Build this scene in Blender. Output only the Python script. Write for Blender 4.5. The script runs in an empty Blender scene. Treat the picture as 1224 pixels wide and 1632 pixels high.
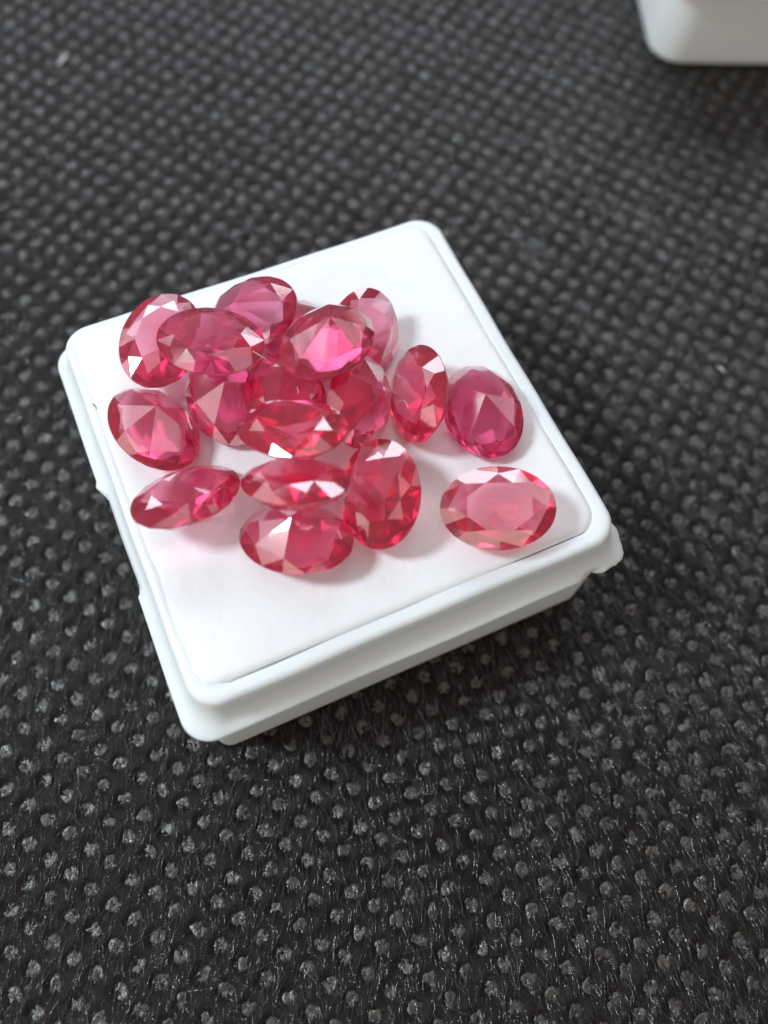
import bpy, bmesh, math, random
import numpy as np
from mathutils import Matrix, Vector, noise

# ------------------------------------------------------------------ camera, world, lamps, exposure
MM = 0.001                                   # everything below is written in millimetres
scene = bpy.context.scene
COL = scene.collection

cam_data = bpy.data.cameras.new('camera')
cam = bpy.data.objects.new('camera', cam_data)
COL.objects.link(cam)
CAM_POS = np.array([-13.756940, -36.443203, 84.714618])
CAM_ROT = np.array([[0.9118588, -0.4088056, 0.0373024],
                    [0.3589434, 0.8381190, 0.4107508],
                    [-0.1991811, -0.3611573, 0.9109843]])      # rows: right, up, back
m4 = Matrix.Identity(4)
for i in range(3):
    for j in range(3):
        m4[i][j] = CAM_ROT[j][i]
    m4[i][3] = CAM_POS[i] * MM
cam.matrix_world = m4
cam_data.sensor_fit = 'VERTICAL'
cam_data.sensor_height = 5.6
cam_data.sensor_width = 4.2
cam_data.lens = 1385.0 / 1632.0 * 5.6
cam_data.clip_start = 0.005
cam_data.clip_end = 20.0
cam_data.dof.use_dof = True
cam_data.dof.focus_distance = 76.5 * MM
cam_data.dof.aperture_fstop = cam_data.lens / 2.1
scene.camera = cam

world = bpy.data.worlds.new('World')
scene.world = world
world.use_nodes = True
bg = world.node_tree.nodes['Background']
bg.inputs['Color'].default_value = (1.0, 0.92, 0.87, 1)
bg.inputs['Strength'].default_value = 0.12

def lamp(name, direction, dist, sx, sy, power, color, target=(0, 0, 12)):
    ld = bpy.data.lights.new(name, 'AREA')
    ld.shape = 'RECTANGLE'
    ld.size = sx
    ld.size_y = sy
    ld.energy = power
    ld.color = color
    o = bpy.data.objects.new(name, ld)
    COL.objects.link(o)
    d = Vector(direction).normalized()
    o.location = Vector(target) * MM + d * dist
    o.rotation_euler = d.to_track_quat('Z', 'Y').to_euler()
    return o

# the window the table stands beside (left and a little behind), cool daylight
lamp('window_light', (-0.628, 0.266, 0.731), 0.75, 0.14, 0.15, 4.3, (0.78, 0.92, 1.0))
# a wide window across the room, low behind the boxes
lamp('back_window_light', (0.27, 0.78, 0.56), 1.20, 1.40, 0.34, 7.8, (0.84, 0.91, 1.0))
# the pale ceiling above
lamp('ceiling_bounce', (0.04, 0.06, 1.0), 1.30, 0.95, 0.95, 2.4, (0.99, 0.93, 1.0))
# added fill lamps for unseen walls: one behind the photographer, three for facet contrast
lamp('front_fill', (-0.37, -0.85, 0.37), 1.40, 2.0, 0.7, 6.4, (1.0, 0.93, 0.84))
lamp('left_facet_fill', (-0.86, 0.10, 0.50), 1.30, 0.7, 0.7, 2.1, (1.0, 0.94, 0.88))
lamp('right_facet_fill', (0.84, 0.02, 0.52), 1.30, 0.6, 0.8, 1.2, (1.0, 0.91, 0.88))
lamp('back_left_facet_fill', (-0.42, 0.80, 0.44), 1.30, 0.45, 0.6, 1.3, (0.94, 0.93, 1.0))

vs = scene.view_settings
vs.view_transform = 'Standard'
vs.look = 'None'
vs.gamma = 1.0
vs.exposure = -0.02
vs.use_curve_mapping = False
scene.render.engine = 'CYCLES'
cy = scene.cycles
cy.use_denoising = True
cy.max_bounces = 20
cy.transmission_bounces = 18
cy.glossy_bounces = 8
cy.diffuse_bounces = 4
cy.transparent_max_bounces = 16
cy.sample_clamp_indirect = 6.0
cy.blur_glossy = 0.2

# ------------------------------------------------------------------ helpers
def link(o, parent=None):
    COL.objects.link(o)
    if parent is not None:
        o.parent = parent
    return o

def mesh_from(name, verts, faces, mats, smooth=False):
    me = bpy.data.meshes.new(name)
    v = np.asarray(verts, dtype=float) * MM
    me.from_pydata(v.tolist(), [], [list(map(int, f)) for f in faces])
    me.update()
    if smooth:
        me.polygons.foreach_set('use_smooth', [True] * len(me.polygons))
    for mt in (mats if isinstance(mats, (list, tuple)) else [mats]):
        me.materials.append(mt)
    return me

def fast_mesh(name, v, loops, starts, totals, mat, smooth=True):
    me = bpy.data.meshes.new(name)
    me.vertices.add(len(v))
    me.vertices.foreach_set('co', (np.asarray(v, dtype=np.float32) * MM).ravel())
    me.loops.add(len(loops))
    me.loops.foreach_set('vertex_index', np.asarray(loops, dtype=np.int32))
    me.polygons.add(len(starts))
    me.polygons.foreach_set('loop_start', np.asarray(starts, dtype=np.int32))
    me.polygons.foreach_set('loop_total', np.asarray(totals, dtype=np.int32))
    me.update(calc_edges=True)
    me.validate()
    me.polygons.foreach_set('use_smooth', np.full(len(starts), smooth, dtype=bool))
    me.materials.append(mat)
    return me

def quads_mesh(name, v, q, mat, smooth=True):
    q = np.asarray(q, dtype=np.int32)
    n = len(q)
    return fast_mesh(name, v, q.ravel(), np.arange(n) * 4, np.full(n, 4), mat, smooth)

def tag(o, label=None, category=None, group=None, kind=None):
    if label: o['label'] = label
    if category: o['category'] = category
    if group: o['group'] = group
    if kind: o['kind'] = kind
    return o

# ------------------------------------------------------------------ materials
def new_mat(name):
    m = bpy.data.materials.new(name)
    m.use_nodes = True
    nt = m.node_tree
    return m, nt, nt.nodes['Principled BSDF']

def node(nt, kind, **kw):
    n = nt.nodes.new(kind)
    for k, v in kw.items():
        setattr(n, k, v)
    return n

def noise_node(nt, scale, detail=3.0, rough=0.55, mapping=None):
    tc = node(nt, 'ShaderNodeTexCoord')
    n = node(nt, 'ShaderNodeTexNoise')
    n.inputs['Scale'].default_value = scale
    n.inputs['Detail'].default_value = detail
    n.inputs['Roughness'].default_value = rough
    if mapping:
        mp = node(nt, 'ShaderNodeMapping')
        mp.inputs['Scale'].default_value = mapping[0]
        mp.inputs['Rotation'].default_value = mapping[1]
        nt.links.new(tc.outputs['Object'], mp.inputs['Vector'])
        nt.links.new(mp.outputs['Vector'], n.inputs['Vector'])
    else:
        nt.links.new(tc.outputs['Object'], n.inputs['Vector'])
    return n

def ramp(nt, src, stops):
    r = node(nt, 'ShaderNodeValToRGB')
    el = r.color_ramp.elements
    while len(el) < len(stops):
        el.new(0.5)
    for e, (p, c) in zip(el, stops):
        e.position = p
        e.color = (*c, 1) if len(c) == 3 else c
    nt.links.new(src, r.inputs['Fac'])
    return r

def bump(nt, src, strength, dist, bsdf, prev=None):
    b = node(nt, 'ShaderNodeBump')
    b.inputs['Strength'].default_value = strength
    b.inputs['Distance'].default_value = dist
    nt.links.new(src, b.inputs['Height'])
    if prev is not None:
        nt.links.new(prev.outputs['Normal'], b.inputs['Normal'])
    nt.links.new(b.outputs['Normal'], bsdf.inputs['Normal'])
    return b

FIB_ANG = math.radians(-104.0)               # machine direction of the non-woven cloth

def make_cloth():
    m, nt, b = new_mat('black_nonwoven')
    n1 = noise_node(nt, 1.0, 4, 0.6, ((900, 9000, 900), (0, 0, -FIB_ANG)))
    r = ramp(nt, n1.outputs['Fac'], [(0.3, (0.0045, 0.0034, 0.0028)), (0.7, (0.016, 0.0125, 0.0105))])
    nt.links.new(r.outputs['Color'], b.inputs['Base Color'])
    b.inputs['Roughness'].default_value = 0.38
    b.inputs['Specular IOR Level'].default_value = 0.16
    bump(nt, n1.outputs['Fac'], 0.9, 0.00012, b)
    return m

def make_bond():
    m, nt, b = new_mat('fused_bond_film')
    n1 = noise_node(nt, 1500, 4, 0.6)
    n2 = noise_node(nt, 230, 2, 0.5)
    r = ramp(nt, n1.outputs['Fac'], [(0.3, (0.022, 0.018, 0.014)), (0.75, (0.075, 0.063, 0.051))])
    nt.links.new(r.outputs['Color'], b.inputs['Base Color'])
    rr = ramp(nt, n2.outputs['Fac'], [(0.35, (0.14,) * 3), (0.65, (0.38,) * 3)])
    nt.links.new(rr.outputs['Color'], b.inputs['Roughness'])
    b.inputs['IOR'].default_value = 1.85
    bump(nt, n1.outputs['Fac'], 1.0, 0.00022, b)
    return m

def make_fibre():
    m, nt, b = new_mat('black_filament')
    b.inputs['Base Color'].default_value = (0.010, 0.010, 0.010, 1)
    b.inputs['Roughness'].default_value = 0.13
    b.inputs['IOR'].default_value = 2.9
    return m

def make_plastic(name, col):
    m, nt, b = new_mat(name)
    n1 = noise_node(nt, 90, 3, 0.5)
    r = ramp(nt, n1.outputs['Fac'], [(0.3, tuple(c * 0.975 for c in col)), (0.7, col)])
    nt.links.new(r.outputs['Color'], b.inputs['Base Color'])
    b.inputs['Roughness'].default_value = 0.36
    b.inputs['Specular IOR Level'].default_value = 0.4
    b.inputs['Subsurface Weight'].default_value = 0.35
    b.inputs['Subsurface Radius'].default_value = (1.0, 0.9, 0.8)
    b.inputs['Subsurface Scale'].default_value = 0.0016
    n2 = noise_node(nt, 700, 3, 0.6)
    bump(nt, n2.outputs['Fac'], 0.12, 0.00010, b)
    return m

def make_foam():
    m, nt, b = new_mat('white_foam')
    n1 = noise_node(nt, 160, 4, 0.6)
    r = ramp(nt, n1.outputs['Fac'], [(0.3, (0.89, 0.885, 0.89)), (0.7, (0.92, 0.92, 0.92))])
    nt.links.new(r.outputs['Color'], b.inputs['Base Color'])
    b.inputs['Roughness'].default_value = 0.85
    b.inputs['Specular IOR Level'].default_value = 0.2
    b.inputs['Sheen Weight'].default_value = 0.15
    n2 = noise_node(nt, 1300, 5, 0.65)
    b1 = bump(nt, n1.outputs['Fac'], 0.22, 0.0006, b)
    bump(nt, n2.outputs['Fac'], 0.40, 0.00018, b, b1)
    return m

def make_ruby(name, tint, rough=0.13, coat_rough=0.02, milk=0.10, density=420.0):
    m, nt, b = new_mat(name)
    out = nt.nodes['Material Output']
    b.inputs['Base Color'].default_value = (1.0, 0.97, 0.97, 1)
    b.inputs['Roughness'].default_value = rough
    b.inputs['IOR'].default_value = 1.52
    b.inputs['Transmission Weight'].default_value = 1.0
    b.inputs['Coat Weight'].default_value = 1.0
    b.inputs['Coat IOR'].default_value = 2.05
    b.inputs['Coat Roughness'].default_value = coat_rough
    # the stones are slightly milky: a little light scatters back just under the surface
    d = node(nt, 'ShaderNodeBsdfPrincipled')
    d.inputs['Base Color'].default_value = (0.99, 0.07, 0.22, 1)
    d.inputs['Roughness'].default_value = 0.5
    d.inputs['Coat Weight'].default_value = 1.0
    d.inputs['Coat IOR'].default_value = 2.05
    d.inputs['Coat Roughness'].default_value = coat_rough
    mx = node(nt, 'ShaderNodeMixShader')
    mx.inputs['Fac'].default_value = milk
    nt.links.new(b.outputs['BSDF'], mx.inputs[1])
    nt.links.new(d.outputs['BSDF'], mx.inputs[2])
    nt.links.new(mx.outputs['Shader'], out.inputs['Surface'])
    va = node(nt, 'ShaderNodeVolumeAbsorption')
    va.inputs['Color'].default_value = (*tint, 1)
    va.inputs['Density'].default_value = density
    nt.links.new(va.outputs['Volume'], out.inputs['Volume'])
    return m

M_CLOTH = make_cloth()
M_BOND = make_bond()
M_FIBRE = make_fibre()
M_TRAY = make_plastic('white_polypropylene', (0.865, 0.905, 0.905))
M_TRAY2 = make_plastic('white_polypropylene_far', (0.91, 0.925, 0.92))
M_FOAM = make_foam()
# the stones differ a little in depth of colour
RUBY = []
for q, (dens, tint) in enumerate([(330, (0.998, 0.05, 0.44)), (270, (0.998, 0.065, 0.48)), (400, (0.997, 0.04, 0.36)), (310, (0.998, 0.05, 0.52))]):
    RUBY.append((make_ruby('ruby_red_crystal', tint, density=dens),
                 make_ruby('ruby_red_frosted', tint, 0.5, 0.4, 0.35, density=dens)))

def flat_mat(name, col, rough=0.6):
    m, nt, b = new_mat(name)
    n1 = noise_node(nt, 900, 3, 0.5)
    r = ramp(nt, n1.outputs['Fac'], [(0.3, tuple(c * 0.8 for c in col)), (0.7, col)])
    nt.links.new(r.outputs['Color'], b.inputs['Base Color'])
    b.inputs['Roughness'].default_value = rough
    return m
M_LINT = flat_mat('pale_lint', (0.75, 0.74, 0.72))
M_SPECK = flat_mat('dark_speck', (0.06, 0.06, 0.06))

# ------------------------------------------------------------------ the cloth (setting)
PITCH = 2.42
LA = math.radians(-56.5)
e1 = np.array([math.cos(LA), math.sin(LA)]) * PITCH
e2 = np.array([-math.sin(LA), math.cos(LA)]) * PITCH * 1.03
ORG = np.array([-12.18, -31.99])
rng = np.random.default_rng(7)

X0, X1, Y0, Y1, STEP = -62.0, 112.0, -78.0, 112.0, 0.40

def lattice(x0, x1, y0, y1):
    pts = []
    for i in range(-90, 91):
        for j in range(-90, 91):
            p = ORG + e1 * i + e2 * j
            if x0 < p[0] < x1 and y0 < p[1] < y1:
                pts.append(p)
    return np.array(pts)

def warp(x, y):
    """slow wander of the emboss lattice"""
    return (0.28 * np.sin(x * 0.071 + 1.3) * np.cos(y * 0.053) + 0.12 * np.sin(x * 0.23 + y * 0.17),
            0.28 * np.cos(x * 0.049) * np.sin(y * 0.067 + 0.6) + 0.12 * np.cos(x * 0.19 - y * 0.21))

INV = np.linalg.inv(np.stack([e1, e2], 1))
LOFT = 0.42
def cloth_h(x, y):
    """height of the lofted sheet: 0 in the bond dimples, LOFT between them"""
    wx, wy = warp(x, y)
    u = (x - wx - ORG[0]) * INV[0, 0] + (y - wy - ORG[1]) * INV[0, 1]
    v = (x - wx - ORG[0]) * INV[1, 0] + (y - wy - ORG[1]) * INV[1, 1]
    du, dv = u - np.round(u), v - np.round(v)
    d = np.sqrt(du * du + dv * dv) * PITCH
    t = np.clip((d - 0.52) / 0.62, 0, 1)
    h = t * t * (3 - 2 * t)
    big = 0.06 * np.sin(x * 0.9 + 2 * np.sin(y * 0.33)) * np.cos(y * 0.8)
    return LOFT * h * (1 + big) - LOFT

xs = np.arange(X0, X1 + STEP, STEP)
ys = np.arange(Y0, Y1 + STEP, STEP)
gx, gy = np.meshgrid(xs, ys)
gz = cloth_h(gx, gy) + rng.normal(0, 0.015, gx.shape)
nx, ny = len(xs), len(ys)
idx = np.arange(nx * ny).reshape(ny, nx)
q = np.stack([idx[:-1, :-1], idx[:-1, 1:], idx[1:, 1:], idx[1:, :-1]], -1).reshape(-1, 4)
cloth = bpy.data.objects.new('fabric_ground', quads_mesh('fabric_ground', np.stack([gx.ravel(), gy.ravel(), gz.ravel()], 1), q, M_CLOTH))
link(cloth)
tag(cloth, 'black dotted non-woven cloth spread under the white boxes', None, None, 'structure')
# the cloth goes on, plain, well past the frame
bm = bmesh.new()
FAR = 420.0
outer = [(-FAR, -FAR), (FAR, -FAR), (FAR, FAR), (-FAR, FAR)]
xe, ye = xs[-1], ys[-1]
inner = [(X0, Y0), (xe, Y0), (xe, ye), (X0, ye)]
vo = [bm.verts.new((a * MM, b * MM, -0.2 * MM)) for a, b in outer]
vi = [bm.verts.new((a * MM, b * MM, -0.2 * MM)) for a, b in inner]
for k in range(4):
    bm.faces.new((vo[k], vo[(k + 1) % 4], vi[(k + 1) % 4], vi[k]))
me = bpy.data.meshes.new('cloth_margin')
bm.to_mesh(me); bm.free()
me.materials.append(M_CLOTH)
link(bpy.data.objects.new('cloth_margin', me), cloth)

# camera-facing rank used only to decide which bond points become single parts
def project(P):
    qv = (P - CAM_POS) @ CAM_ROT.T
    return 612 + 1385 * qv[:, 0] / -qv[:, 2], 816 - 1385 * qv[:, 1] / -qv[:, 2], -qv[:, 2]

LP = lattice(X0 + 1, X1 - 1, Y0 + 1, Y1 - 1)
wx, wy = warp(LP[:, 0], LP[:, 1])
LP = LP + np.stack([wx, wy], 1) + rng.normal(0, 0.05, LP.shape)

def bond_shape(seed, rings=2, n=12):
    r = np.random.default_rng(seed)
    ph = r.uniform(0, 6.28, 4)
    V = [(0, 0, -0.05 + r.normal(0, 0.03))]
    for k in range(1, rings + 1):
        for i in range(n):
            a = 2 * math.pi * i / n
            rad = 0.74 * (1 + 0.10 * math.sin(2 * a + ph[0]) + 0.08 * math.sin(3 * a + ph[1]) + 0.07 * math.sin(5 * a + ph[2]) + r.normal(0, 0.05))
            rad *= k / rings
            z = (0.0 if k < rings else 0.035) + r.normal(0, 0.055)
            V.append((rad * math.cos(a), rad * math.sin(a) * 1.0, z))
    F = []
    for i in range(n):
        j = (i + 1) % n
        F.append((0, 1 + i, 1 + j))
        for k in range(rings - 1):
            F.append((1 + k * n + i, 1 + (k + 1) * n + i, 1 + (k + 1) * n + j, 1 + k * n + j))
    # a downturned skirt gives it thickness
    s = len(V)
    for i in range(n):
        x, y, z = V[1 + (rings - 1) * n + i]
        V.append((x * 1.05, y * 1.05, z - 0.14))
    for i in range(n):
        j = (i + 1) % n
        a0 = 1 + (rings - 1) * n
        F.append((a0 + i, s + i, s + j, a0 + j))
    return np.array(V), F

shapes = [bond_shape(100 + k) for k in range(12)]
shape_me = [mesh_from('bond_point', v, f, M_BOND, True) for v, f in shapes]
P3 = np.column_stack([LP, np.full(len(LP), -0.45)])
pu, pv, pd = project(P3)
inframe = (pu > 5) & (pu < 1219) & (pv > 5) & (pv < 1627)
under_box = (np.abs(LP[:, 0]) < 24) & (np.abs(LP[:, 1]) < 24)
order = np.argsort(np.where(inframe & ~under_box, pd, 1e9))
singles = set(order[:300].tolist())
BZ = -0.36
for k in order[:300]:
    o = bpy.data.objects.new('bond_point', shape_me[int(rng.integers(12))])
    o.location = (LP[k, 0] * MM, LP[k, 1] * MM, BZ * MM)
    o.rotation_euler = (rng.normal(0, 0.10), rng.normal(0, 0.10), rng.uniform(0, 6.28))
    o.scale = (rng.uniform(0.85, 1.1), rng.uniform(0.85, 1.1), 1)
    link(o, cloth)
# all the farther ones in one part
AV, AQ, AS, AT = [], [], [], []
off = 0; lo = 0
for k in range(len(LP)):
    if k in singles:
        continue
    v, f = shapes[int(rng.integers(12))]
    a = rng.uniform(0, 6.28); ca, sa = math.cos(a), math.sin(a)
    tx, ty = rng.normal(0, 0.10, 2)
    w = np.column_stack([v[:, 0] * ca - v[:, 1] * sa, v[:, 0] * sa + v[:, 1] * ca, v[:, 2]])
    w[:, 2] += w[:, 0] * tx + w[:, 1] * ty
    AV.append(w + [LP[k, 0], LP[k, 1], BZ])
    for fc in f:
        AQ.extend([i + off for i in fc]); AS.append(lo); AT.append(len(fc)); lo += len(fc)
    off += len(v)
o = bpy.data.objects.new('bond_points_beyond', fast_mesh('bond_points_beyond', np.vstack(AV), AQ, AS, AT, M_BOND))
tag(link(o, cloth), None, None, None, 'stuff')

# loose filaments lying over the sheet, mostly along the machine direction
def fibres(n, region, lmin, lmax, rad, spread, lift, seed, seg=0.34):
    r = np.random.default_rng(seed)
    V, Q = [], []
    off = 0
    x0, x1, y0, y1 = region
    cnt = 0
    ax = r.uniform(x0, x1, n * 3); ay = r.uniform(y0, y1, n * 3)
    u, v, d = project(np.column_stack([ax, ay, 0 * ax]))
    keep = (u > -90) & (u < 1314) & (v > -60) & (v < 1720)
    keep &= ~((np.abs(ax) < 17.5) & (np.abs(ay) < 17.5))
    prob = np.clip((82.0 / d) ** 0.5, 0, 1)
    keep &= r.uniform(0, 1, len(ax)) < prob
    ids = np.nonzero(keep)[0][:n]
    for k in ids:
        L = r.uniform(lmin, lmax)
        m = max(4, int(L / seg) + 1)
        s = np.linspace(0, L, m)
        ang = FIB_ANG + r.normal(0, spread) + 0.25 * math.sin(ax[k] * 0.05)
        curv = r.normal(0, 0.07)
        wob = r.normal(0, 0.10) * np.sin(s * r.uniform(1.0, 3.0) + r.uniform(0, 6.28))
        a = ang + curv * s + wob
        dx = np.concatenate([[0], np.cumsum(np.cos(a[:-1]) * np.diff(s))])
        dy = np.concatenate([[0], np.cumsum(np.sin(a[:-1]) * np.diff(s))])
        px, py = ax[k] + dx, ay[k] + dy
        pz = np.maximum(cloth_h(px, py), -0.24) + abs(r.normal(0, lift)) * (0.5 + 0.5 * np.sin(s * r.uniform(0.8, 2.2) + r.uniform(0, 6.28))) + 0.02
        pz = pz + r.uniform(0.01, 0.05) * np.sin(s * r.uniform(2.5, 6.0) + r.uniform(0, 6.28))
        pz[0] -= 0.06; pz[-1] -= 0.06
        P = np.column_stack([px, py, pz])
        T = np.gradient(P, axis=0)
        T /= np.linalg.norm(T, axis=1)[:, None]
        S = np.column_stack([-T[:, 1], T[:, 0], 0 * T[:, 0]])
        S /= np.linalg.norm(S, axis=1)[:, None] + 1e-9
        U = np.cross(T, S)
        rr = rad * r.uniform(0.7, 1.3)
        ring = []
        for c in range(3):
            t = math.pi / 2 + 2 * math.pi * c / 3
            ring.append(P + rr * (math.cos(t) * S + math.sin(t) * U))
        W = np.stack(ring, 1).reshape(-1, 3)
        V.append(W)
        b = off + 3 * np.arange(m - 1)[:, None]
        for c in range(3):
            c2 = (c + 1) % 3
            Q.append(np.concatenate([b + c, b + c2, b + 3 + c2, b + 3 + c], 1))
        off += 3 * m
    return np.vstack(V), np.vstack(Q)

fv, fq = fibres(28000, (-62, 100, -76, 108), 0.9, 4.5, 0.019, 0.24, 0.11, 21)
o = bpy.data.objects.new('cloth_filaments', quads_mesh('cloth_filaments', fv, fq, M_FIBRE))
tag(link(o, cloth), None, None, None, 'stuff')
fv, fq = fibres(350, (-62, 100, -76, 108), 3.0, 9.0, 0.022, 0.9, 0.30, 22)
o = bpy.data.objects.new('stray_filaments', quads_mesh('stray_filaments', fv, fq, M_FIBRE))
tag(link(o, cloth), None, None, None, 'stuff')

# ------------------------------------------------------------------ rounded-square shells
NS, NC = 60, 14                              # points per straight side and per corner
def rsq(half, rad):
    """ring of a rounded square, counter-clockwise, starting on the right side"""
    rad = max(min(rad, half - 0.01), 0.01)
    c = half - rad
    P, Nn = [], []
    for s in range(4):
        a0 = s * math.pi / 2
        ca, sa = math.cos(a0), math.sin(a0)
        for i in range(NS):
            t = -c + 2 * c * i / NS
            P.append((half * ca - t * sa, half * sa + t * ca)); Nn.append((ca, sa))
        for i in range(NC):
            a = a0 + (math.pi / 2) * i / NC
            cx, cyy = c * ca - c * sa, c * sa + c * ca
            P.append((cx + rad * math.cos(a), cyy + rad * math.sin(a))); Nn.append((math.cos(a), math.sin(a)))
    return np.array(P), np.array(Nn)
NR = 4 * (NS + NC)

def shell(name, prof, mat, cap_first=False, cap_last=False, tweak=None):
    V, F = [], []
    for k, (half, rad, z) in enumerate(prof):
        P, Nn = rsq(half, rad)
        Z = np.full(len(P), float(z))
        if tweak:
            P, Z = tweak(k, P, Nn, Z)
        V.append(np.column_stack([P, Z]))
    V = np.vstack(V)
    for k in range(len(prof) - 1):
        for i in range(NR):
            j = (i + 1) % NR
            F.append((k * NR + i, k * NR + j, (k + 1) * NR + j, (k + 1) * NR + i))
    if cap_first: F.append(list(range(NR))[::-1])
    if cap_last: F.append([(len(prof) - 1) * NR + i for i in range(NR)])
    me = mesh_from(name, V, F, mat, True)
    bmm = bmesh.new(); bmm.from_mesh(me)
    bmesh.ops.recalc_face_normals(bmm, faces=bmm.faces)
    bmm.to_mesh(me); bmm.free()
    return me

def arc(cx, cz, r, a0, a1, n, rad0):
    """quarter-round in the (half, z) plane"""
    return [(cx + r * math.cos(math.radians(a0 + (a1 - a0) * i / n)), rad0, cz + r * math.sin(math.radians(a0 + (a1 - a0) * i / n))) for i in range(n + 1)]

# ---- the near box
box = bpy.data.objects.new('gem_box', None)
link(box)
tag(box, 'square white plastic gem box with chipped ledge, heaped with red stones', 'box')
box.empty_display_size = 0.01
base_prof = [(15.0, 1.2, 0.05), (18.6, 1.3, 0.05)] + arc(19.0, 0.50, 0.45, -85, 0, 4, 1.5) + [(19.6, 1.7, 8.0), (19.7, 1.8, 11.75), (18.0, 1.4, 11.9)]
link(bpy.data.objects.new('base', shell('base', base_prof, M_TRAY, cap_first=True)), box)

jag = np.random.default_rng(5)
J = jag.normal(0, 1, NR)
def rim_tweak(k, P, Nn, Z):
    w = 0.045 * np.sin(P[:, 0] * 0.22 + 1.0) * np.cos(P[:, 1] * 0.19) + 0.03 * np.sin(P[:, 1] * 0.6 + P[:, 0] * 0.5)
    return P + Nn * w[:, None], Z
def ledge_tweak(k, P, Nn, Z):
    P = P.copy(); Z = Z.copy()
    outer_ring = 1 <= k <= 5
    if outer_ring:
        # thumb notch on the left side
        left = (Nn[:, 0] < -0.99)
        y = P[:, 1]
        inn = left & (y < 4.7) & (y > -6.3)
        dep = np.where(inn, np.clip((4.7 - y) / 1.9, 0, 1), 0) * 0.52
        burr = np.where(left & (y > 4.5) & (y < 5.2), -0.22, 0)
        ragged = np.where(inn & (y > 2.9), 0.05 * J, 0)
        P = P - Nn * (dep + burr + ragged)[:, None]
        # chipped front-right corner
        fr = (P[:, 0] > 15.6) & (P[:, 1] < -15.6)
        a = np.degrees(np.arctan2(P[:, 1] + 17, P[:, 0] - 17))
        w = np.where(fr, 1.0, 0.0)
        chip = w * (0.06 + 0.12 * np.sin(a * 0.17) + 0.03 * J)
        P = P - Nn * np.clip(chip, -0.12, 0.5)[:, None]
        gap = np.where(P[:, 1] < -19.0, np.exp(-((P[:, 0] - 16.7) / 0.45) ** 2), 0)
        P = P - Nn * (0.8 * gap)[:, None]
        Z = Z - w * 0.03 * np.abs(J) * (1 if k <= 3 else 0.2)
        # moulding is never dead straight
        P = P + Nn * (0.05 * np.sin(P[:, 0] * 0.31 + P[:, 1] * 0.27))[:, None]
    elif k > 5:
        P, Z = rim_tweak(k, P, Nn, Z)
    return P, Z
ledge_prof = [(18.9, 2.0, 11.80), (20.55, 2.5, 11.80), (20.80, 2.5, 11.90), (20.90, 2.5, 12.10), (20.86, 2.5, 12.32), (20.70, 2.5, 12.46),
              (20.42, 2.5, 12.66), (20.15, 2.5, 12.94), (19.92, 2.5, 13.30), (19.74, 2.5, 13.72), (19.60, 2.5, 14.2), (19.50, 2.5, 14.6)]
link(bpy.data.objects.new('ledge', shell('ledge', ledge_prof, M_TRAY, tweak=ledge_tweak)), box)
rim_prof = [(19.50, 2.5, 14.6), (19.42, 2.5, 15.2)] + arc(18.74, 15.88, 0.62, 8, 90, 7, 2.5) + arc(18.12, 16.36, 0.16, 90, 180, 3, 2.2) + [(17.94, 2.1, 15.6), (17.9, 2.1, 13.2)]
link(bpy.data.objects.new('rim', shell('rim', rim_prof, M_TRAY, tweak=rim_tweak)), box)

# ---- foam pad that fills the box
NFO = 110
fo_half = 17.93
u = np.linspace(-1, 1, NFO)
FU, FV_ = np.meshgrid(u, u)
# squircle-mapped grid so that the corners are round
fx = FU * fo_half; fy = FV_ * fo_half
rc = 2.1
cc = fo_half - rc
ex = np.clip(np.abs(fx) - cc, 0, None); ey = np.clip(np.abs(fy) - cc, 0, None)
rr = np.sqrt(ex ** 2 + ey ** 2); mxx = np.maximum(ex, ey)
sc_ = np.where(rr > 1e-6, mxx / np.maximum(rr, 1e-6), 1)
fx = np.sign(fx) * (np.minimum(np.abs(fx), cc) + ex * sc_)
fy = np.sign(fy) * (np.minimum(np.abs(fy), cc) + ey * sc_)
edge = np.minimum(fo_half - np.maximum(np.abs(FU), np.abs(FV_)) * fo_half, 3.0)
crn = np.clip((np.abs(FU) + np.abs(FV_) - 1.72) / 0.28, 0, 1)
rf = (FU > 0) & (FU >= np.abs(FV_)) | (FV_ < 0) & (-FV_ >= np.abs(FU))     # right and front: pulled down a little
fz = 16.78 - np.where(rf, 0.30 * np.exp(-edge / 0.22), 0.33 * np.exp(-edge / 0.7)) - 0.10 * np.exp(-edge / 1.4) - 0.05 * crn
nz = np.array([[noise.noise(Vector((a * 0.18, b * 0.18, 3.1))) * 0.10 + noise.noise(Vector((a * 0.7, b * 0.7, 8.2))) * 0.025 for a, b in zip(r1, r2)] for r1, r2 in zip(fx, fy)])
fz = fz + np.minimum(nz, 0.0)
idx = np.arange(NFO * NFO).reshape(NFO, NFO)
fq = np.stack([idx[:-1, :-1], idx[:-1, 1:], idx[1:, 1:], idx[1:, :-1]], -1).reshape(-1, 4).tolist()
fvv = np.column_stack([fx.ravel(), fy.ravel(), fz.ravel()])
per = list(idx[0, :-1]) + list(idx[:-1, -1]) + list(idx[-1, :0:-1]) + list(idx[:0:-1, 0])
nb = len(fvv)
low = fvv[per].copy(); low[:, 2] = 12.2
fvv = np.vstack([fvv, low])
for i in range(len(per)):
    j = (i + 1) % len(per)
    fq.append([per[j], per[i], nb + i, nb + j])
fq.append([nb + i for i in range(len(per))][::-1])
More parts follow.
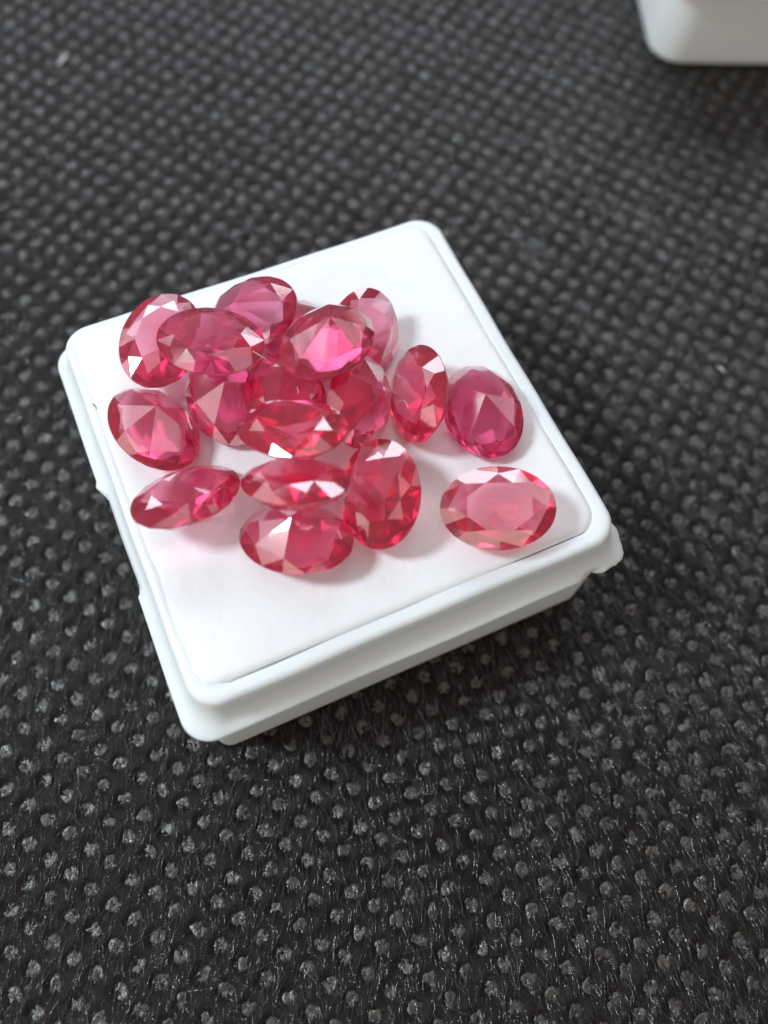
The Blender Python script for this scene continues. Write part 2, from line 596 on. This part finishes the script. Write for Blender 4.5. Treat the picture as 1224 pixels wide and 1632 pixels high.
# it laps over the rim at the left and the back, and stops just short of it at the right and the front
fvv[:, 0] = np.where(fvv[:, 0] < 0, fvv[:, 0] * (18.86 / fo_half), fvv[:, 0])
fvv[:, 1] = np.where(fvv[:, 1] > 0, fvv[:, 1] * (18.86 / fo_half), fvv[:, 1])
lowm = np.arange(len(fvv)) >= nb
fvv[lowm, 0] = np.clip(fvv[lowm, 0], -17.8, 17.8) * 0.99
fvv[lowm, 1] = np.clip(fvv[lowm, 1], -17.8, 17.8) * 0.99
fvv[lowm, 2] = 15.2
foam = bpy.data.objects.new('foam_pad', mesh_from('foam_pad', fvv, fq, M_FOAM, True))
link(foam)
tag(foam, 'white foam pad filling the box under the red stones', 'foam pad')

# ---- the far box, cut by the frame
fb = bpy.data.objects.new('storage_box', None)
link(fb)
fb.empty_display_size = 0.01
tag(fb, 'white plastic box cut off by the top right corner of the picture', 'box')
ang2 = math.radians(-22.5)
H2 = 19.6
p2 = [(14.0, 3.0, 0.05), (18.2, 4.0, 0.05)] + arc(18.4, 0.85, 0.8, -85, 0, 4, 4.3) + [(19.5, 4.5, 6.0), (19.7, 4.6, 10.7)]
link(bpy.data.objects.new('base', shell('base', p2, M_TRAY2, cap_first=True)), fb)
p3 = [(19.72, 4.6, 10.72), (20.5, 4.8, 10.85), (20.62, 4.8, 11.2), (20.5, 4.8, 11.55), (19.4, 4.6, 11.8), (18.9, 4.4, 13.6), (18.5, 4.2, 14.1), (17.8, 3.8, 14.1), (17.5, 3.6, 13.4), (17.4, 3.5, 2.0)]
link(bpy.data.objects.new('rim', shell('rim', p3, M_TRAY2, cap_last=True)), fb)
corner = np.array([69.4, 46.2])
ux = np.array([math.cos(ang2), math.sin(ang2)]); uy = np.array([-math.sin(ang2), math.cos(ang2)])
ctr = corner + (ux + uy) * (19.2 - 1.2)
fb.location = (ctr[0] * MM, ctr[1] * MM, 0)
fb.rotation_euler = (0, 0, ang2)

# ------------------------------------------------------------------ oval-cut red stones
GA, GB, NG = 4.85, 3.53, 64
def gem_geo(crown=1.0, pav=2.85, gt=.11, tab=.60, mid=.80, pr=.80, pz=1.05):
    V, F = [], []
    def e(r, a, z):
        V.append((GA * r * math.cos(a), GB * r * math.sin(a), z)); return len(V) - 1
    st = 2 * math.pi / 8
    t = [e(tab, (i + .5) * st, crown) for i in range(8)]
    m = [e(mid, i * st, gt + (crown - gt) * .57) for i in range(8)]
    q8 = NG // 8; h = NG // 16
    def pz_(p1, p2, p3, x, y):
        n = np.cross(np.subtract(p2, p1), np.subtract(p3, p1))
        return p1[2] - (n[0] * (x - p1[0]) + n[1] * (y - p1[1])) / n[2]
    gp = lambda a, z: (GA * math.cos(a), GB * math.sin(a), z)
    top, bot = [], []
    p = [e(pr, i * st, -pz) for i in range(8)]
    for k in range(NG):
        a = 2 * math.pi * k / NG; s = k // h
        a0 = s * h * 2 * math.pi / NG; a1 = (s + 1) * h * 2 * math.pi / NG
        mi = ((s + 1) // 2) % 8
        x, y = GA * math.cos(a), GB * math.sin(a)
        zt = pz_(V[m[mi]], gp(a0, gt), gp(a1, gt), x, y)
        zb = pz_(V[p[mi]], gp(a0, -gt), gp(a1, -gt), x, y)
        top.append(e(1, a, max(zt, .015))); bot.append(e(1, a, min(zb, -.015)))
    cu = e(0, 0, -pav)
    kinds = []
    def add(f, kd): F.append(f); kinds.append(kd)
    add(t[:], 'table')
    for i in range(8):
        j = (i + 1) % 8
        add([t[i - 1], m[i], t[i]], 'crown')
        add([t[i], m[i], top[(i * q8 + h) % NG], m[j]], 'crown')
        add([m[i]] + [top[(i * q8 + k) % NG] for k in range(0, h + 1)], 'crown')
        add([m[i]] + [top[(i * q8 + k) % NG] for k in range(-h, 1)], 'crown')
        add([p[i]] + [bot[(i * q8 + k) % NG] for k in range(h, -1, -1)], 'pavilion')
        add([p[i]] + [bot[(i * q8 + k) % NG] for k in range(0, -h - 1, -1)], 'pavilion')
        add([p[i], p[j], bot[(i * q8 + h) % NG]], 'pavilion')
        add([cu, p[j], p[i]], 'pavilion')
    for k in range(NG):
        add([top[k], bot[k], bot[(k + 1) % NG], top[(k + 1) % NG]], 'girdle')
    V = np.array(V)
    G = []
    for fc in F:
        P = V[fc]; n = np.zeros(3)
        for k in range(len(P)):
            n += np.cross(P[k], P[(k + 1) % len(P)])
        G.append(fc[::-1] if n @ P.mean(0) < 0 else fc)
    return V, G

gv, gf = gem_geo()
gem_meshes = []
for pair in RUBY:
    gm = mesh_from('oval_gemstone', gv, gf, list(pair), False)
    for pl in gm.polygons:
        zs = [gv[k][2] for k in pl.vertices]
        if len(pl.vertices) == 4 and max(abs(z) for z in zs) < 0.12:
            pl.material_index = 1
    gem_meshes.append(gm)
TONE = [0, 3, 3, 1, 0, 0, 2, 3, 0, 1, 2, 0, 2, 0, 2, 0, 2, 2]
GEMS = [  # label, centre of the girdle (mm), rotation
    ('red oval stone at the back left edge of the heap, table up', [-10.909, 12.548, 19.629], [[0.5883, -0.8056, 0.0699], [0.8065, 0.5783, -0.123], [0.0587, 0.1288, 0.9899]]),
    ('red oval stone lying across the top left of the heap, table up', [-7.22, 8.895, 22.222], [[0.7368, 0.675, -0.0386], [-0.6702, 0.7367, 0.0896], [0.089, -0.0401, 0.9952]]),
    ('rearmost red oval stone, tilted point-up at the back of the heap', [-2.5, 12.254, 19.416], [[0.7753, -0.3606, 0.5185], [-0.427, -0.9042, 0.0096], [0.4654, -0.2288, -0.855]]),
    ('mostly hidden red stone peeking out behind the topmost point-up stone', [0.892, 8.805, 17.786], [[0.1728, 0.985, -0.0026], [0.985, -0.1728, 0.0006], [0.0001, -0.0026, -1.0]]),
    ('point-up red oval stone on top of the heap at the back right', [1.851, 4.487, 23.009], [[0.8477, 0.5135, -0.1332], [0.5009, -0.8575, -0.1178], [-0.1747, 0.0331, -0.9841]]),
    ('red oval stone leaning at the back right edge of the heap', [5.87, 5.992, 19.313], [[-0.6659, 0.6726, 0.3227], [-0.7203, -0.467, -0.513], [-0.1943, -0.574, 0.7954]]),
    ('red oval stone standing steeply on edge, next to the right-hand point-up stone', [7.858, -1.37, 19.605], [[0.2663, -0.6317, -0.728], [0.9596, 0.1028, 0.2618], [-0.0905, -0.7684, 0.6336]]),
    ('round-looking point-up red stone lying near the right rim of the box', [13.018, -4.367, 17.893], [[-0.1826, -0.9822, 0.0437], [-0.9832, 0.1822, -0.0124], [0.0042, -0.0452, -0.999]]),
    ('point-up red oval stone nearest the left rim of the box', [-14.295, 5.038, 18.359], [[0.2169, -0.9342, -0.2831], [-0.976, -0.2022, -0.0805], [0.018, 0.2938, -0.9557]]),
    ('point-up red stone under the top left stone, beside the left rim stone', [-7.454, 5.662, 17.88], [[-0.0242, -0.9988, -0.042], [-0.9992, 0.0229, 0.0321], [-0.0311, 0.0427, -0.9986]]),
    ('red stone wedged in the middle of the heap behind the central tilted stone', [-2.989, 2.531, 19.827], [[0.2354, -0.9652, 0.1135], [0.9697, 0.241, 0.0385], [-0.0645, 0.101, 0.9928]]),
    ('red stone tilted point-right in the middle right of the heap', [2.844, -0.253, 19.892], [[0.6676, 0.4084, -0.6225], [0.7114, -0.5963, 0.3719], [-0.2193, -0.6911, -0.6886]]),
    ('red oval stone tilted backwards on top of the centre of the heap', [-4.125, -2.373, 23.385], [[0.6631, 0.7485, -0.0011], [-0.6889, 0.6109, 0.39], [0.2926, -0.2579, 0.9208]]),
    ('slim-looking tilted red oval stone at the front left of the heap', [-13.849, -2.753, 19.344], [[0.9091, -0.3801, 0.1702], [0.283, 0.8637, 0.4171], [-0.3055, -0.331, 0.8928]]),
    ('red oval stone tilted up just behind the frontmost point-up stone', [-5.555, -6.435, 22.302], [[0.6075, 0.7909, 0.0733], [-0.6762, 0.4666, 0.5701], [0.4167, -0.3959, 0.8183]]),
    ('frontmost red oval stone, lying flat with its point up', [-6.858, -9.436, 18.324], [[0.7846, -0.62, -0.0049], [-0.6017, -0.7594, -0.2476], [0.1498, 0.1972, -0.9689]]),
    ('upright red oval stone with broad table at the front right of the heap', [0.907, -8.915, 19.504], [[0.3447, -0.8678, -0.358], [0.933, 0.3589, 0.0284], [0.1039, -0.3438, 0.9333]]),
    ('lone red oval stone lying apart at the right front of the foam', [9.35, -14.012, 19.535], [[0.9222, 0.3661, -0.1245], [-0.3863, 0.8864, -0.2552], [0.0169, 0.2834, 0.9588]]),
]
for (label, pos, rot), tone in zip(GEMS, TONE):
    o = bpy.data.objects.new('oval_gemstone', gem_meshes[tone])
    mm = Matrix.Identity(4)
    for i in range(3):
        for j in range(3):
            mm[i][j] = rot[i][j]
        mm[i][3] = pos[i] * MM
    o.matrix_world = mm
    link(o)
    tag(o, label, 'gemstone', 'oval red stones heaped on the foam pad')

# ------------------------------------------------------------------ small debris
def fleck(name, pts, rad, mat, label, cat):
    P = np.array(pts, float)
    T = np.gradient(P, axis=0); T /= np.linalg.norm(T, axis=1)[:, None]
    S = np.column_stack([-T[:, 1], T[:, 0], 0 * T[:, 0]]); S /= np.linalg.norm(S, axis=1)[:, None] + 1e-9
    U = np.cross(T, S)
    n = len(P); V = []
    for k in range(n):
        r = rad * (0.35 + 0.65 * math.sin(math.pi * (k + 0.5) / n))
        for c in range(6):
            a = 2 * math.pi * c / 6
            V.append(P[k] + r * (math.cos(a) * S[k] + 0.6 * math.sin(a) * U[k]))
    F = []
    for k in range(n - 1):
        for c in range(6):
            d = (c + 1) % 6
            F.append((k * 6 + c, k * 6 + d, (k + 1) * 6 + d, (k + 1) * 6 + c))
    F.append([5, 4, 3, 2, 1, 0]); F.append([(n - 1) * 6 + c for c in range(6)])
    o = bpy.data.objects.new(name, mesh_from(name, V, F, mat, True))
    link(o)
    if label: tag(o, label, cat)
    return o
fleck('lint_fleck', [(-8.8, 75.6, .12), (-8.2, 76.1, .2), (-7.6, 76.6, .22), (-7.0, 77.1, .15)], 0.28, M_LINT, 'tiny white lint fleck on the black cloth, far left behind the box', 'lint')
fleck('lint_fleck', [(48.5, -1.2, .1), (48.65, -1.5, .15), (48.75, -1.9, .15), (48.8, -2.2, .1)], 0.10, M_LINT, 'tiny pale lint fleck on the black cloth, right of the gem box', 'lint')
fleck('dust_speck', [(-17.9, 13.75, 16.56), (-17.88, 13.6, 16.58), (-17.86, 13.45, 16.56)], 0.07, M_SPECK, 'dark dust speck at the back left corner of the foam', 'dust')
fleck('dust_speck', [(-18.55, 10.7, 16.5), (-18.5, 10.45, 16.5), (-18.4, 10.2, 16.5), (-18.42, 9.95, 16.5)], 0.06, M_SPECK, 'dark thread-like speck on the left rim of the gem box', 'dust')
for pts, lab in (([(-4.45, 5.66, 23.50), (-4.17, 5.37, 23.36), (-3.94, 5.12, 23.22), (-3.72, 4.86, 23.12), (-3.5, 4.6, 23.08)], 'short pale hair on the right edge of the top left stone'),
                 ([(5.84, -1.42, 18.99), (6.12, -1.31, 19.27), (6.40, -1.57, 19.71), (6.43, -2.11, 19.98), (6.32, -2.60, 20.06)], 'curled pale hair on the stone standing on edge'),
                 ([(-1.85, 2.5, 20.92), (-1.9, 2.33, 20.94), (-1.9, 2.05, 20.95), (-2.04, 1.83, 20.96)], 'tiny pale hair on the stone wedged in mid heap')):
    fleck('lint_hair', pts, 0.035, M_LINT, lab, 'lint')
